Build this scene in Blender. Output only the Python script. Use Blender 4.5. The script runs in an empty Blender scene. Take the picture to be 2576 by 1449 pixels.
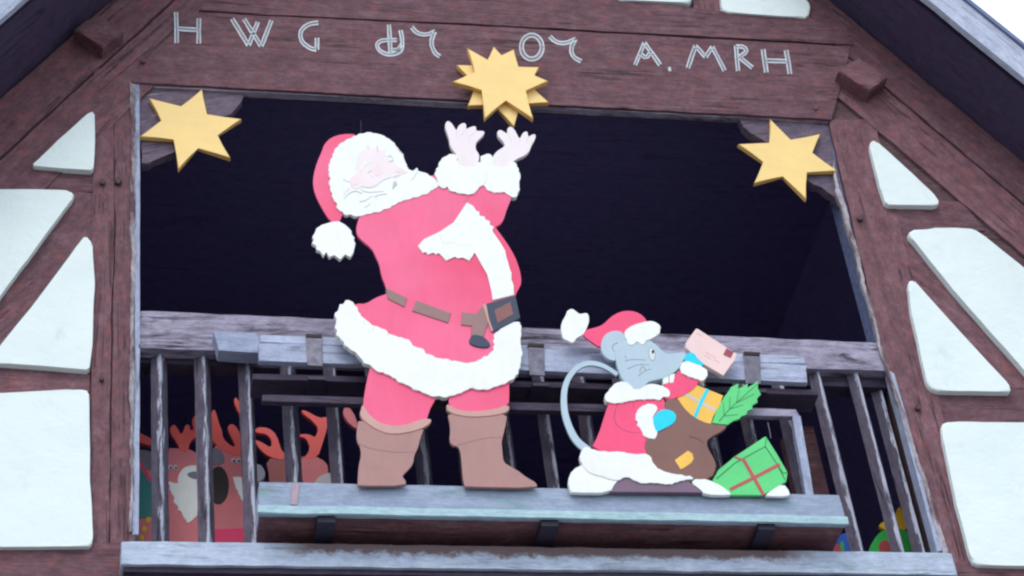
import bpy, bmesh, math, random
from mathutils import Vector, Matrix, noise
random.seed(7)
sc = bpy.context.scene
C = sc.collection

# ------------------------------------------------------------------ camera, sky, sun, exposure
H = 8.85                                   # height of the opening's top edge above the street
CAM = Vector((-0.36879, -6.85044, -7.24592 + H))
RX = Vector((0.97992412, -0.16990653, -0.1043096))     # camera right
RD = Vector((0.0357019, 0.66428152, -0.74662939))      # camera down
RF = Vector((0.19614814, 0.72791609, 0.65701147))      # camera forward
FPX = 6005.0                                            # focal length in pixels of a 2576-pixel-wide picture
cd = bpy.data.cameras.new('camera'); co = bpy.data.objects.new('camera', cd); C.objects.link(co)
cd.sensor_width = 36; cd.lens = FPX / 2576 * 36; cd.clip_start = 0.1; cd.clip_end = 2000
m = Matrix.Identity(4)
for i in range(3):
    m[i][0] = RX[i]; m[i][1] = -RD[i]; m[i][2] = -RF[i]; m[i][3] = CAM[i]
co.matrix_world = m
sc.camera = co

SUN_EL, SUN_AZ = math.radians(52), math.radians(200)
w = bpy.data.worlds.new('World'); sc.world = w; w.use_nodes = True
nt = w.node_tree; nt.nodes.clear()
out = nt.nodes.new('ShaderNodeOutputWorld')
sky = nt.nodes.new('ShaderNodeTexSky'); sky.sky_type = 'NISHITA'; sky.sun_disc = False
sky.sun_elevation = SUN_EL; sky.sun_rotation = SUN_AZ; sky.dust_density = 3.0
b1 = nt.nodes.new('ShaderNodeBackground'); b1.inputs[1].default_value = 0.05
b2 = nt.nodes.new('ShaderNodeBackground'); b2.inputs[0].default_value = (0.86, 0.945, 1.02, 1); b2.inputs[1].default_value = 1.2   # closed cloud cover
ad = nt.nodes.new('ShaderNodeAddShader')
nt.links.new(sky.outputs[0], b1.inputs[0]); nt.links.new(b1.outputs[0], ad.inputs[0]); nt.links.new(b2.outputs[0], ad.inputs[1])
nt.links.new(ad.outputs[0], out.inputs[0])
sd = bpy.data.lights.new('sun', 'SUN'); sd.energy = 1.0; sd.angle = math.radians(25); sd.color = (1, 0.96, 0.9)
so = bpy.data.objects.new('sun', sd); C.objects.link(so)
sdir = Vector((math.sin(SUN_AZ) * math.cos(SUN_EL), math.cos(SUN_AZ) * math.cos(SUN_EL), math.sin(SUN_EL)))
so.rotation_euler = (-sdir).to_track_quat('-Z', 'Y').to_euler()
sc.view_settings.view_transform = 'Standard'; sc.view_settings.look = 'None'
sc.view_settings.exposure = 0.0; sc.view_settings.gamma = 1.0
sc.cycles.pixel_filter_type = 'BLACKMAN_HARRIS'; sc.cycles.filter_width = 2.3

# ------------------------------------------------------------------ measuring the facade
def P(p, Y=0.0):
    """point of the plane y = Y that is seen at picture position p"""
    r = RX * (p[0] - 1288) + RD * (p[1] - 724.5) + RF * FPX
    t = (Y - CAM.y) / r.y
    return CAM + r * t
def crop(x0, y0, s):
    k = 1 / 1.590062
    return lambda *pts: [((x0 + x * s) * k, (y0 + y * s) * k) for x, y in pts]
A = crop(1200, 450, .5176); B = crop(1250, 1100, .5865); M_ = crop(2200, 1200, .5522); D = crop(500, 1500, .5176)
G = crop(1700, 450, .2761); S1 = crop(500, 300, .2761); S2 = crop(1780, 150, .25541); S3 = crop(2900, 440, .2761)
Q1 = crop(0, 0, .53); Q2 = crop(1024, 0, .53); Q3 = crop(2048, 0, .53); Q4 = crop(3072, 0, .53)
Q5 = crop(0, 768, .53); Q6 = crop(3072, 768, .53); Q7 = crop(0, 1536, .53); Q8 = crop(3072, 1536, .53)
HF = crop(1250, 520, .2623)
def xz(pts, Y): return [(v.x, v.z) for v in (P(p, Y) for p in pts)]

# ------------------------------------------------------------------ materials
def lin(r, g, b):
    f = lambda c: ((c / 255 + .055) / 1.055) ** 2.4 if c / 255 > .04045 else c / 255 / 12.92
    return (f(r), f(g), f(b), 1)
MATS = {}
def base(name, rough=.6, spec=.3):
    mt = bpy.data.materials.new(name); mt.use_nodes = True; MATS[name] = mt
    n = mt.node_tree; b = n.nodes['Principled BSDF']
    b.inputs['Roughness'].default_value = rough; b.inputs['Specular IOR Level'].default_value = spec
    return mt, n, b
def coords(n, scale, kind='Object', rnd=True):
    tc = n.nodes.new('ShaderNodeTexCoord'); mp = n.nodes.new('ShaderNodeMapping')
    mp.inputs['Scale'].default_value = scale
    if rnd:
        oi = n.nodes.new('ShaderNodeObjectInfo'); mul = n.nodes.new('ShaderNodeVectorMath'); mul.operation = 'SCALE'
        cx = n.nodes.new('ShaderNodeCombineXYZ')
        for i in range(3): n.links.new(oi.outputs['Random'], cx.inputs[i])
        n.links.new(cx.outputs[0], mul.inputs[0]); mul.inputs['Scale'].default_value = 37.0
        n.links.new(mul.outputs[0], mp.inputs['Location'])
    n.links.new(tc.outputs[kind], mp.inputs[0])
    return mp.outputs[0]
def noise_n(n, vec, scale, detail=4, rough=.6, dist=0):
    t = n.nodes.new('ShaderNodeTexNoise'); t.inputs['Scale'].default_value = scale; t.inputs['Detail'].default_value = detail
    t.inputs['Roughness'].default_value = rough; t.inputs['Distortion'].default_value = dist
    n.links.new(vec, t.inputs['Vector']); return t.outputs['Fac']
def ramp(n, fac, stops):
    r = n.nodes.new('ShaderNodeValToRGB'); e = r.color_ramp.elements
    while len(e) < len(stops): e.new(.5)
    for i, (p, c) in enumerate(stops): e[i].position = p; e[i].color = c
    n.links.new(fac, r.inputs[0]); return r.outputs[0]
def mix(n, fac, a, b, blend='MIX'):
    x = n.nodes.new('ShaderNodeMix'); x.data_type = 'RGBA'; x.blend_type = blend
    for s, v in ((0, fac), (6, a), (7, b)):
        if hasattr(v, 'is_linked'): n.links.new(v, x.inputs[s])
        else: x.inputs[s].default_value = v
    return x.outputs[2]
def bump(n, b, h, strength, dist=.01, prev=None):
    x = n.nodes.new('ShaderNodeBump'); x.inputs['Strength'].default_value = strength; x.inputs['Distance'].default_value = dist
    n.links.new(h, x.inputs['Height'])
    if prev: n.links.new(prev, x.inputs['Normal'])
    n.links.new(x.outputs[0], b.inputs['Normal']); return x.outputs[0]
K0, K1 = (0, 0, 0, 1), (1, 1, 1, 1)
def wood(name, dark, mid, light, crack=.5, wear=None, wear_amt=.6, rough=.75, bmp=.6, stretch=1.0, spot=None):
    mt, n, b = base(name, rough, .25)
    fib = noise_n(n, coords(n, (1.6 * stretch, 30, 30)), 1.6, 6, .7, .3)
    blo = noise_n(n, coords(n, (1.3, 3.2, 3.2)), 2.2, 5, .65)
    fine = noise_n(n, coords(n, (12, 50, 50)), 2.0, 4, .7)
    mot = noise_n(n, coords(n, (10, 15, 15)), 1.4, 7, .8)
    col = ramp(n, fib, [(.30, dark), (.50, mid), (.72, light)])
    col2 = ramp(n, blo, [(.28, dark), (.50, mid), (.75, light)])
    col3 = ramp(n, mot, [(.30, dark), (.50, mid), (.72, light)])
    col = mix(n, .5, col, col2); col = mix(n, .6, col, col3)
    if spot:
        sp = noise_n(n, coords(n, (7, 15, 15)), 2.1, 4, .7)
        col = mix(n, ramp(n, sp, [(.54, K0), (.72, (.75, .75, .75, 1))]), col, spot)
    f2 = ramp(n, fine, [(.3, (.78, .78, .78, 1)), (.7, (1.22, 1.22, 1.22, 1))])
    col = mix(n, .6, col, f2, 'MULTIPLY')
    if wear:
        wn = noise_n(n, coords(n, (2.0, 11, 11)), 1.7, 6, .7, .6)
        wf = ramp(n, wn, [(1 - wear_amt - .08, K0), (1 - wear_amt + .08, K1)])
        col = mix(n, wf, col, wear)
    oi = n.nodes.new('ShaderNodeObjectInfo')
    col = mix(n, 1.0, col, ramp(n, oi.outputs['Random'], [(0, (.84, .85, .88, 1)), (1, (1.14, 1.12, 1.10, 1))]), 'MULTIPLY')      # no two beams alike
    ck = noise_n(n, coords(n, (.55, 16, 16)), 1.5, 3, .5, .5)
    d = n.nodes.new('ShaderNodeMath'); d.operation = 'SUBTRACT'; n.links.new(ck, d.inputs[0]); d.inputs[1].default_value = .5
    a = n.nodes.new('ShaderNodeMath'); a.operation = 'ABSOLUTE'; n.links.new(d.outputs[0], a.inputs[0])
    cf = ramp(n, a.outputs[0], [(.0, K0), (.030, K1)])
    msk = ramp(n, blo, [(.50, K0), (.57, K1)])
    cf = mix(n, msk, K1, cf)
    ckcol = mix(n, crack, K1, cf)
    col = mix(n, 1.0, col, ckcol, 'MULTIPLY')
    n.links.new(col, b.inputs['Base Color'])
    p = bump(n, b, fib, bmp, .006); p = bump(n, b, mot, bmp * .7, .006, p); p = bump(n, b, fine, bmp * .5, .003, p); bump(n, b, cf, bmp * crack, .008, p)
    return mt
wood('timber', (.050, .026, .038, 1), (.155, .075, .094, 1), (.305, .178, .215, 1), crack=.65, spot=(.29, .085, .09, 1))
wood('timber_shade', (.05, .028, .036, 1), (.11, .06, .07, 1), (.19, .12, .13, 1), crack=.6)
wood('bare_wood', (.10, .085, .11, 1), (.42, .38, .42, 1), (.80, .76, .80, 1), crack=.8, wear=(.13, .075, .09, 1), wear_amt=.46, bmp=.9)
wood('grey_wood', (.20, .17, .24, 1), (.37, .34, .46, 1), (.56, .54, .68, 1), crack=.7, wear=(.055, .045, .07, 1), wear_amt=.43, bmp=.8)
wood('grey_board', (.24, .27, .40, 1), (.40, .45, .62, 1), (.60, .67, .82, 1), crack=.5, wear=(.20, .19, .25, 1), wear_amt=.33, bmp=.5)
wood('moss_board', (.22, .27, .40, 1), (.34, .41, .56, 1), (.48, .56, .70, 1), crack=.3, wear=(.22, .36, .38, 1), wear_amt=.38, bmp=.4, stretch=.8)
wood('stained_board', (.07, .05, .055, 1), (.16, .13, .14, 1), (.30, .32, .38, 1), crack=.3, wear=(.12, .07, .07, 1), wear_amt=.50, bmp=.6, stretch=2)
wood('patch_wood', (.30, .24, .30, 1), (.42, .32, .38, 1), (.52, .42, .48, 1))
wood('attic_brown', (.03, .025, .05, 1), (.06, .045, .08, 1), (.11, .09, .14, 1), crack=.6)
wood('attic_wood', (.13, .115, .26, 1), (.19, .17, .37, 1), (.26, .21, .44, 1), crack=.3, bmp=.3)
wood('soffit_wood', (.035, .028, .07, 1), (.065, .046, .10, 1), (.10, .07, .14, 1), crack=.6)
wood('algae_board', (.26, .40, .46, 1), (.38, .56, .64, 1), (.54, .72, .80, 1), crack=.2, wear=(.20, .38, .36, 1), wear_amt=.36, bmp=.4)
wood('barge_wood', (.26, .29, .40, 1), (.40, .45, .60, 1), (.60, .66, .80, 1), crack=.3, wear=(.18, .18, .25, 1), wear_amt=.33, bmp=.4)
wood('baluster_wood', (.05, .043, .065, 1), (.095, .08, .12, 1), (.165, .15, .21, 1), crack=.7, bmp=.9)
# the front arris of the turned-square balusters is worn to bare wood
n = MATS['baluster_wood'].node_tree; b = n.nodes['Principled BSDF']
old = b.inputs['Base Color'].links[0].from_socket
tc = n.nodes.new('ShaderNodeTexCoord'); sx = n.nodes.new('ShaderNodeSeparateXYZ'); n.links.new(tc.outputs['Object'], sx.inputs[0])
wn = noise_n(n, coords(n, (5, 40, 40)), 1.3, 6, .75)
ma = n.nodes.new('ShaderNodeMath'); ma.operation = 'MULTIPLY_ADD'; n.links.new(sx.outputs['Y'], ma.inputs[0]); ma.inputs[1].default_value = -17.0; n.links.new(wn, ma.inputs[2])
n.links.new(mix(n, ramp(n, ma.outputs[0], [(.90, K0), (.985, (.9, .9, .9, 1))]), old, (.50, .53, .66, 1)), b.inputs['Base Color'])

# the sill: pale weathered board, brown towards the top along its middle
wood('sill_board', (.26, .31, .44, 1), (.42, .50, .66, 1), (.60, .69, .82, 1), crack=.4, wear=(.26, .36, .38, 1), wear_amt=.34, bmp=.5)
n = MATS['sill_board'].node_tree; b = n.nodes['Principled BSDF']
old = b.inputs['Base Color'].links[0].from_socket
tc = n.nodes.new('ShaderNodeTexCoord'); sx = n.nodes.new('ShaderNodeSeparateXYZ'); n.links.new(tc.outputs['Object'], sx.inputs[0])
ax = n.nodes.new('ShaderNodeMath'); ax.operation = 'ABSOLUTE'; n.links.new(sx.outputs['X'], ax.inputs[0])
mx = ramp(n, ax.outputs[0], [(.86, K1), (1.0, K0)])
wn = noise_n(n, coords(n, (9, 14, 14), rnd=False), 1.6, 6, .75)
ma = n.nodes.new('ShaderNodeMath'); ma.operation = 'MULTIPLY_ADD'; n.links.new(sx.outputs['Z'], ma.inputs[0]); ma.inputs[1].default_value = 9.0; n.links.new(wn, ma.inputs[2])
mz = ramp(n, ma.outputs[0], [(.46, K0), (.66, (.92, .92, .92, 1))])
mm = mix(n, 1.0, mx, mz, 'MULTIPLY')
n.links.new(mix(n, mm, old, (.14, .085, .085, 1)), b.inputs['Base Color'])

def plaster():
    mt, n, b = base('plaster', .85, .2)
    v = coords(n, (1, 1, 1)); a = noise_n(n, v, 3.5, 5, .6); f = noise_n(n, v, 60, 4, .6)
    col = ramp(n, a, [(.3, (.74, .85, .865, 1)), (.6, (.79, .885, .90, 1))])
    dirt = noise_n(n, coords(n, (5, 5, 2)), 2.2, 7, .75)
    col = mix(n, 1.0, col, ramp(n, dirt, [(.24, (.84, .86, .85, 1)), (.42, K1)]), 'MULTIPLY')
    n.links.new(col, b.inputs['Base Color'])
    p = bump(n, b, a, .45, .03); bump(n, b, f, .35, .004, p)
plaster()
def paint(name, rgb, rough=.55, var=.12, spec=.35, alt=None):
    mt, n, b = base(name, rough, spec)
    v = coords(n, (1, 1, 1)); a = noise_n(n, v, 7, 5, .65); f = noise_n(n, coords(n, (5, 40, 40)), 3, 4, .6)
    c = Vector(rgb[:3]); hi = tuple(min(1, x * (1 + var * .5)) for x in c) + (1,); lo = tuple(x * (1 - var) for x in c) + (1,)
    col = ramp(n, a, [(.3, lo), (.7, hi)])
    if alt: col = mix(n, ramp(n, noise_n(n, v, 2.3, 3, .5), [(.36, K0), (.66, K1)]), col, alt)
    st = noise_n(n, coords(n, (22, 22, 3.5)), 2.0, 5, .7)      # rain streaks and brush marks
    col = mix(n, .28, col, ramp(n, st, [(.30, (.86, .86, .87, 1)), (.55, K1)]), 'MULTIPLY')
    n.links.new(col, b.inputs['Base Color'])
    r = ramp(n, a, [(.3, (rough - .12,) * 3 + (1,)), (.7, (rough + .12,) * 3 + (1,))]); n.links.new(r, b.inputs['Roughness'])
    bump(n, b, f, .06, .003)
    return mt
paint('paint_coat', (.92, .15, .31, 1), var=.08, alt=(.84, .085, .20, 1)); paint('paint_red', (.95, .085, .22, 1)); paint('paint_white', (.88, .905, .90, 1), var=.05)
paint('paint_skin', (.88, .79, .83, 1), var=.04); paint('paint_face', (.90, .80, .835, 1), var=.03)
paint('paint_boot', (.43, .235, .225, 1)); paint('paint_boot_cuff', (.60, .35, .32, 1)); paint('paint_belt', (.32, .19, .19, 1))
paint('paint_buckle', (.045, .06, .11, 1)); paint('paint_brown', (.26, .11, .11, 1)); paint('paint_line', (.54, .56, .62, 1))
paint('paint_faint', (.66, .66, .70, 1), var=.02); paint('paint_shade', (.74, .78, .82, 1), var=.02)
paint('paint_star', (.96, .69, .28, 1), var=.07)
paint('paint_star_edge', (.95, .58, .18, 1), var=.15)
paint('paint_mouse', (.46, .59, .70, 1), var=.05); paint('paint_cyan', (.01, .68, .92, 1)); paint('paint_envelope', (.88, .65, .65, 1), var=.05)
paint('paint_stamp', (.34, .07, .11, 1)); paint('paint_sack', (.235, .115, .10, 1)); paint('paint_gold', (.95, .56, .10, 1))
paint('paint_silver', (.58, .58, .64, 1)); paint('paint_green', (.12, .68, .23, 1)); paint('paint_ribbon', (.52, .09, .10, 1))
paint('paint_eye', (.66, .76, .80, 1)); paint('paint_cheek', (.905, .74, .785, 1), var=.03); paint('paint_skirt', (.20, .13, .20, 1)); paint('paint_dark_green', (.015, .14, .06, 1))
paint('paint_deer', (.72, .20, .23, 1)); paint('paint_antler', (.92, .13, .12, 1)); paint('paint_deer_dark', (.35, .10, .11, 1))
paint('paint_nose', (.018, .008, .010, 1)); paint('paint_teal', (.03, .24, .24, 1)); paint('paint_yellow', (.90, .55, .03, 1))
paint('paint_grey', (.20, .19, .26, 1)); paint('paint_pink', (.90, .04, .18, 1)); paint('paint_toy_green', (.04, .55, .10, 1))
paint('paint_blue', (.03, .14, .65, 1)); paint('letter_bright', (.68, .76, .84, 1), .7, .3); paint('dark_iron', (.035, .03, .06, 1))
wood('letter_fill', (.08, .06, .07, 1), (.24, .23, .26, 1), (.50, .52, .58, 1), crack=.2)
mt, n, b = base('iron', .45, .5); b.inputs['Metallic'].default_value = .55
_f = noise_n(n, coords(n, (1, 1, 1)), 30, 4); n.links.new(ramp(n, _f, [(.3, (.09, .085, .12, 1)), (.7, (.2, .19, .25, 1))]), b.inputs['Base Color'])
mt, n, b = base('slate_board', .6, .3)
_f = noise_n(n, coords(n, (2, 20, 20)), 2, 5); n.links.new(ramp(n, _f, [(.3, (.10, .12, .22, 1)), (.7, (.19, .23, .40, 1))]), b.inputs['Base Color']); bump(n, b, _f, .4)
mt, n, b = base('street', .9, .2)
_f = noise_n(n, coords(n, (1, 1, 1), rnd=False), 6, 8, .7); n.links.new(ramp(n, _f, [(.3, (.18, .175, .17, 1)), (.7, (.26, .25, .24, 1))]), b.inputs['Base Color']); bump(n, b, _f, .5)
mt, n, b = base('roof_tile', .8, .25)
_f = noise_n(n, coords(n, (1, 1, 1)), 9, 5); n.links.new(ramp(n, _f, [(.3, (.10, .035, .022, 1)), (.7, (.24, .085, .05, 1))]), b.inputs['Base Color'])

# ------------------------------------------------------------------ builders
WM = {}
def link(o, parent=None, mat=None, M=None):
    C.objects.link(o)
    M = M or Matrix.Identity(4); WM[o] = M
    if parent is not None:
        o.parent = parent; o.matrix_basis = WM[parent].inverted() @ M
    else: o.matrix_basis = M
    if mat: o.data.materials.append(MATS[mat] if isinstance(mat, str) else mat)
    return o
def thing(name, label, cat, loc, group=None):
    o = bpy.data.objects.new(name, None); o.empty_display_size = .2
    link(o, None, None, Matrix.Translation(loc)); o['label'] = label; o['category'] = cat
    if group: o['group'] = group
    return o
def smooth_poly(pts, it=1):
    for _ in range(it):
        q = []
        for i, p in enumerate(pts):
            a = pts[(i + 1) % len(pts)]
            q += [(p[0] * .75 + a[0] * .25, p[1] * .75 + a[1] * .25), (p[0] * .25 + a[0] * .75, p[1] * .25 + a[1] * .75)]
        pts = q
    return pts
def area(p): return .5 * sum(p[i][0] * p[(i + 1) % len(p)][1] - p[(i + 1) % len(p)][0] * p[i][1] for i in range(len(p)))
def rough_poly(pts, step, amp, freq=9.0, seed=0.0):
    q = []
    nn = len(pts)
    for i in range(nn):
        a = Vector(pts[i]); b_ = Vector(pts[(i + 1) % nn]); L = (b_ - a).length; k = max(1, int(L / step))
        for j in range(k):
            v = a.lerp(b_, j / k)
            d = noise.noise_vector(Vector((v.x * freq + seed, seed * 1.7, v.y * freq)))
            d2 = noise.noise_vector(Vector((v.x * freq * 4 + seed, 3.1, v.y * freq * 4)))
            q.append((v.x + (d.x + .5 * d2.x) * amp, v.y + (d.z + .5 * d2.z) * amp))
    return q
def slab_mesh(name, poly, yf, yb, bevel=0.0, segs=2, frame=None):
    """prism with outline poly (x, z), front at yf, back at yb"""
    if area(poly) < 0: poly = poly[::-1]
    bm = bmesh.new()
    f = [bm.verts.new((x, yf, z)) for x, z in poly]; bk = [bm.verts.new((x, yb, z)) for x, z in poly]
    nn = len(poly)
    ff = bm.faces.new(f); bm.faces.new(bk[::-1])
    for i in range(nn): bm.faces.new((f[(i + 1) % nn], f[i], bk[i], bk[(i + 1) % nn]))
    if bevel > 0:
        bmesh.ops.bevel(bm, geom=list(ff.edges), offset=bevel, segments=segs, profile=.6, affect='EDGES', clamp_overlap=True)
    bmesh.ops.recalc_face_normals(bm, faces=bm.faces)
    if frame is not None: bmesh.ops.transform(bm, matrix=frame.inverted(), verts=bm.verts)
    me = bpy.data.meshes.new(name); bm.to_mesh(me); bm.free()
    return me
def slab(name, poly, yf, yb, mat, parent=None, grain=None, bevel=0.0, rough=0.0, step=.05, segs=2, smooth=False):
    """grain: direction (dx, dz) of the wood fibres; defaults to the longest side"""
    if grain is None:
        best = 0
        for i in range(len(poly)):
            a, b_ = poly[i], poly[(i + 1) % len(poly)]; L = math.hypot(b_[0] - a[0], b_[1] - a[1])
            if L > best: best = L; grain = (b_[0] - a[0], b_[1] - a[1])
    if rough: poly = rough_poly(poly, step, rough, seed=random.random() * 50)
    c = Vector((sum(p[0] for p in poly) / len(poly), (yf + yb) / 2, sum(p[1] for p in poly) / len(poly)))
    M = Matrix.Translation(c) @ Matrix.Rotation(-math.atan2(grain[1], grain[0]), 4, 'Y')
    me = slab_mesh(name, poly, yf, yb, bevel, segs, M)
    o = bpy.data.objects.new(name, me)
    if smooth:
        for p in me.polygons: p.use_smooth = True
    return link(o, parent, mat, M)
def pslab(name, px, yf, yb, mat, parent=None, **k): return slab(name, xz(px, yf), yf, yb, mat, parent, **k)
def box(name, x0, x1, y0, y1, z0, z1, mat, parent=None, bevel=.004, rough=.002, grain=None):
    return slab(name, [(x0, z0), (x1, z0), (x1, z1), (x0, z1)], y0, y1, mat, parent, grain=grain, bevel=bevel, rough=rough)
def ribbon(pts, w0, w1=None):
    """outline of a stroke along pts, in the same units"""
    w1 = w0 if w1 is None else w1
    L, R_ = [], []
    nn = len(pts)
    for i, p in enumerate(pts):
        a = Vector(pts[max(0, i - 1)]); b_ = Vector(pts[min(nn - 1, i + 1)]); d = (b_ - a)
        if d.length == 0: d = Vector((1, 0))
        d.normalize(); t = i / max(1, nn - 1); h = (w0 * (1 - t) + w1 * t) / 2
        nrm = Vector((-d.y, d.x)) * h
        L.append((p[0] + nrm.x, p[1] + nrm.y)); R_.append((p[0] - nrm.x, p[1] - nrm.y))
    return L + R_[::-1]
def curve_pts(pts, it=2):
    for _ in range(it):
        q = [pts[0]]
        for a, b_ in zip(pts, pts[1:]): q += [(a[0] * .75 + b_[0] * .25, a[1] * .75 + b_[1] * .25), (a[0] * .25 + b_[0] * .75, a[1] * .25 + b_[1] * .75)]
        pts = q + [pts[-1]]
    return pts
def ell(cx, cy, rx, ry, rot=0, n_=20):
    c, s = math.cos(rot), math.sin(rot)
    return [(cx + rx * math.cos(t) * c - ry * math.sin(t) * s, cy + rx * math.cos(t) * s + ry * math.sin(t) * c) for t in (2 * math.pi * i / n_ for i in range(n_))]

# ------------------------------------------------------------------ ground
bm = bmesh.new(); S = 400
for x in (-S, S):
    for y in (-S, S): bm.verts.new((x, y, 0))
bm.verts.ensure_lookup_table(); v = bm.verts; bm.faces.new((v[0], v[2], v[3], v[1]))
me = bpy.data.meshes.new('street'); bm.to_mesh(me); bm.free()
g = link(bpy.data.objects.new('street', me), None, 'street'); g['kind'] = 'structure'

# ------------------------------------------------------------------ the house
house = thing('half_timbered_house', 'half timbered gable with dark brown beams, white plaster panels and a wide loft opening', 'house', (1.6, 0, 0))
AP = (1.632, 2.99 + H); SL = 1.4427           # apex and slope of the roof line on the facade
EV = 5.2                                       # half width to the eaves
nrm = math.hypot(1, SL)
def roof_pt(side, x, d=0.0):
    """point under the roof line of a side (-1 left, 1 right); x: distance from the middle, d: perpendicular drop"""
    ox, oz = d * SL / nrm, d / nrm
    return (AP[0] + side * (x - ox), AP[1] - SL * x - oz)
zE = AP[1] - SL * EV
xl, xr = AP[0] - EV, AP[0] + EV
OX0, OX1, OZ0, OZ1 = 0.0, 3.0, H - 2.345, H
# masonry behind the timbers, with the loft opening left free
bm = bmesh.new()
def add_prism(bm, poly, y0, y1):
    if area(poly) < 0: poly = poly[::-1]
    a = [bm.verts.new((x, y0, z)) for x, z in poly]; b_ = [bm.verts.new((x, y1, z)) for x, z in poly]
    bm.faces.new(a); bm.faces.new(b_[::-1])
    for i in range(len(poly)): bm.faces.new((a[(i + 1) % len(poly)], a[i], b_[i], b_[(i + 1) % len(poly)]))
rx = lambda z, s: AP[0] + s * (AP[1] - z) / SL
zlow = OZ0 - .75
add_prism(bm, [(rx(zlow, -1), zlow), (rx(zlow, 1), zlow), (rx(OZ0, 1), OZ0), (rx(OZ0, -1), OZ0)], .012, .20)
add_prism(bm, [(rx(OZ0, -1), OZ0), (OX0, OZ0), (OX0, OZ1), (rx(OZ1, -1), OZ1)], .012, .085)
add_prism(bm, [(OX1, OZ0), (rx(OZ0, 1), OZ0), (rx(OZ1, 1), OZ1), (OX1, OZ1)], .012, .085)
add_prism(bm, [(rx(OZ1, -1), OZ1), (rx(OZ1, 1), OZ1), AP], .012, .06)
bmesh.ops.recalc_face_normals(bm, faces=bm.faces)
me = bpy.data.meshes.new('wall'); bm.to_mesh(me); bm.free()
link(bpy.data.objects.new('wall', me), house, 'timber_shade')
def boxmesh(name, x0, x1, y0, y1, z0, z1, mat, parent):
    M = Matrix.Translation(((x0 + x1) / 2, (y0 + y1) / 2, (z0 + z1) / 2))
    me = slab_mesh(name, [(x0, z0), (x1, z0), (x1, z1), (x0, z1)], y0, y1, 0, 1, M)
    return link(bpy.data.objects.new(name, me), parent, mat, M)
slab('lower_wall', [(xl, 0), (xr, 0), (xr, zE - .02), (rx(zlow, 1), zlow - .003), (rx(zlow, -1), zlow - .003), (xl, zE - .02)], .014, .20, 'plaster', house, grain=(1, 0))
boxmesh('back_wall', xl + .201, xr - .201, 8.8, 9.0, 0, zE - .06, 'plaster', house)
boxmesh('side_wall', xl, xl + .2, .201, 9, 0, zE - .05, 'plaster', house)
boxmesh('side_wall', xr - .2, xr, .201, 9, 0, zE - .05, 'plaster', house)
# loft room behind the opening
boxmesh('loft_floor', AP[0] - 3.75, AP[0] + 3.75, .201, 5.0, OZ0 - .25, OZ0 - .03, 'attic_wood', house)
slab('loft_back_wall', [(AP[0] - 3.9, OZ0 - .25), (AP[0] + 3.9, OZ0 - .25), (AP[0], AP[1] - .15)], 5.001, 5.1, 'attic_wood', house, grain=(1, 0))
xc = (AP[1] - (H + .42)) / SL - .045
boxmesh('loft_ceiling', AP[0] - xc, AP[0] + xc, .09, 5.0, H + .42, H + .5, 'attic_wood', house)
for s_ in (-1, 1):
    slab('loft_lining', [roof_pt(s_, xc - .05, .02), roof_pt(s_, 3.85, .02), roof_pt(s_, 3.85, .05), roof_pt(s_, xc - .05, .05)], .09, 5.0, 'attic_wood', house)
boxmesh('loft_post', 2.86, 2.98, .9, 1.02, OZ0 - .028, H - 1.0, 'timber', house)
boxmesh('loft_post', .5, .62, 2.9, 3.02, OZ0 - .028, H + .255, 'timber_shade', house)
# roof
for s in (-1, 1):
    ov = .375 if s < 0 else .315
    q0, q1 = (AP[0], AP[1]), (AP[0] + s * (EV + .45), AP[1] - SL * (EV + .45))
    n_out = (s * SL / nrm, 1 / nrm)
    t = .05
    slab('soffit', [q0, q1, (q1[0] + n_out[0] * t, q1[1] + n_out[1] * t), (q0[0], q0[1] + t * nrm)], -ov, 9.2, 'soffit_wood', house)
    a, b_ = .052, .17
    off = lambda p, d: (p[0] + n_out[0] * d, p[1] + n_out[1] * d)
    slab('roof', [(q0[0], q0[1] + a * nrm), off(q1, a), off(q1, b_), (q0[0], q0[1] + b_ * nrm)], -ov - .03, 9.25, 'roof_tile', house)
    c0, c1 = -.006, .135
    slab('barge_board', [(q0[0] + s * .002, q0[1] + c0 * nrm), off(q1, c0), off(q1, c1), (q0[0] + s * .002, q0[1] + c1 * nrm)], -ov - .062, -ov - .031, 'barge_wood', house, bevel=.005, rough=.004, step=.1)
    slab('verge_strip', [(q0[0] + s * .002, q0[1] + .137 * nrm), off(q1, .137), off(q1, .157), (q0[0] + s * .002, q0[1] + .157 * nrm)], -ov - .075, -ov - .032, 'slate_board', house, bevel=.003)
    # principal rafters on the facade: an outer one under the roof and an inner one below it
    dg, dl = (.21, .44)
    x_hi, x_lo = .35, EV - .05
    slab('outer_rafter', [roof_pt(s, x_hi - .2, .01), roof_pt(s, x_lo, .01), roof_pt(s, x_lo, dg - .006), roof_pt(s, x_hi, dg - .006)], -.006, .03, 'timber', house, bevel=.006, rough=.005)
    slab('inner_rafter', [roof_pt(s, x_hi, dg + .004), roof_pt(s, x_lo, dg + .004), roof_pt(s, x_lo, dl), roof_pt(s, x_hi, dl)], -.002, .028, 'timber', house, bevel=.006, rough=.005)
# purlin ends that carry the overhang
def purlin(px, ys, name='purlin_end'):
    return pslab(name, px, ys, .02, 'timber', house, bevel=.018, segs=3, rough=.006, grain=(1, 0))
purlin(Q1((560, 215), (745, 105), (935, 235), (770, 352)), -.075)
purlin(Q4((535, 535), (690, 425), (905, 585), (765, 690)), -.075)

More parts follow.
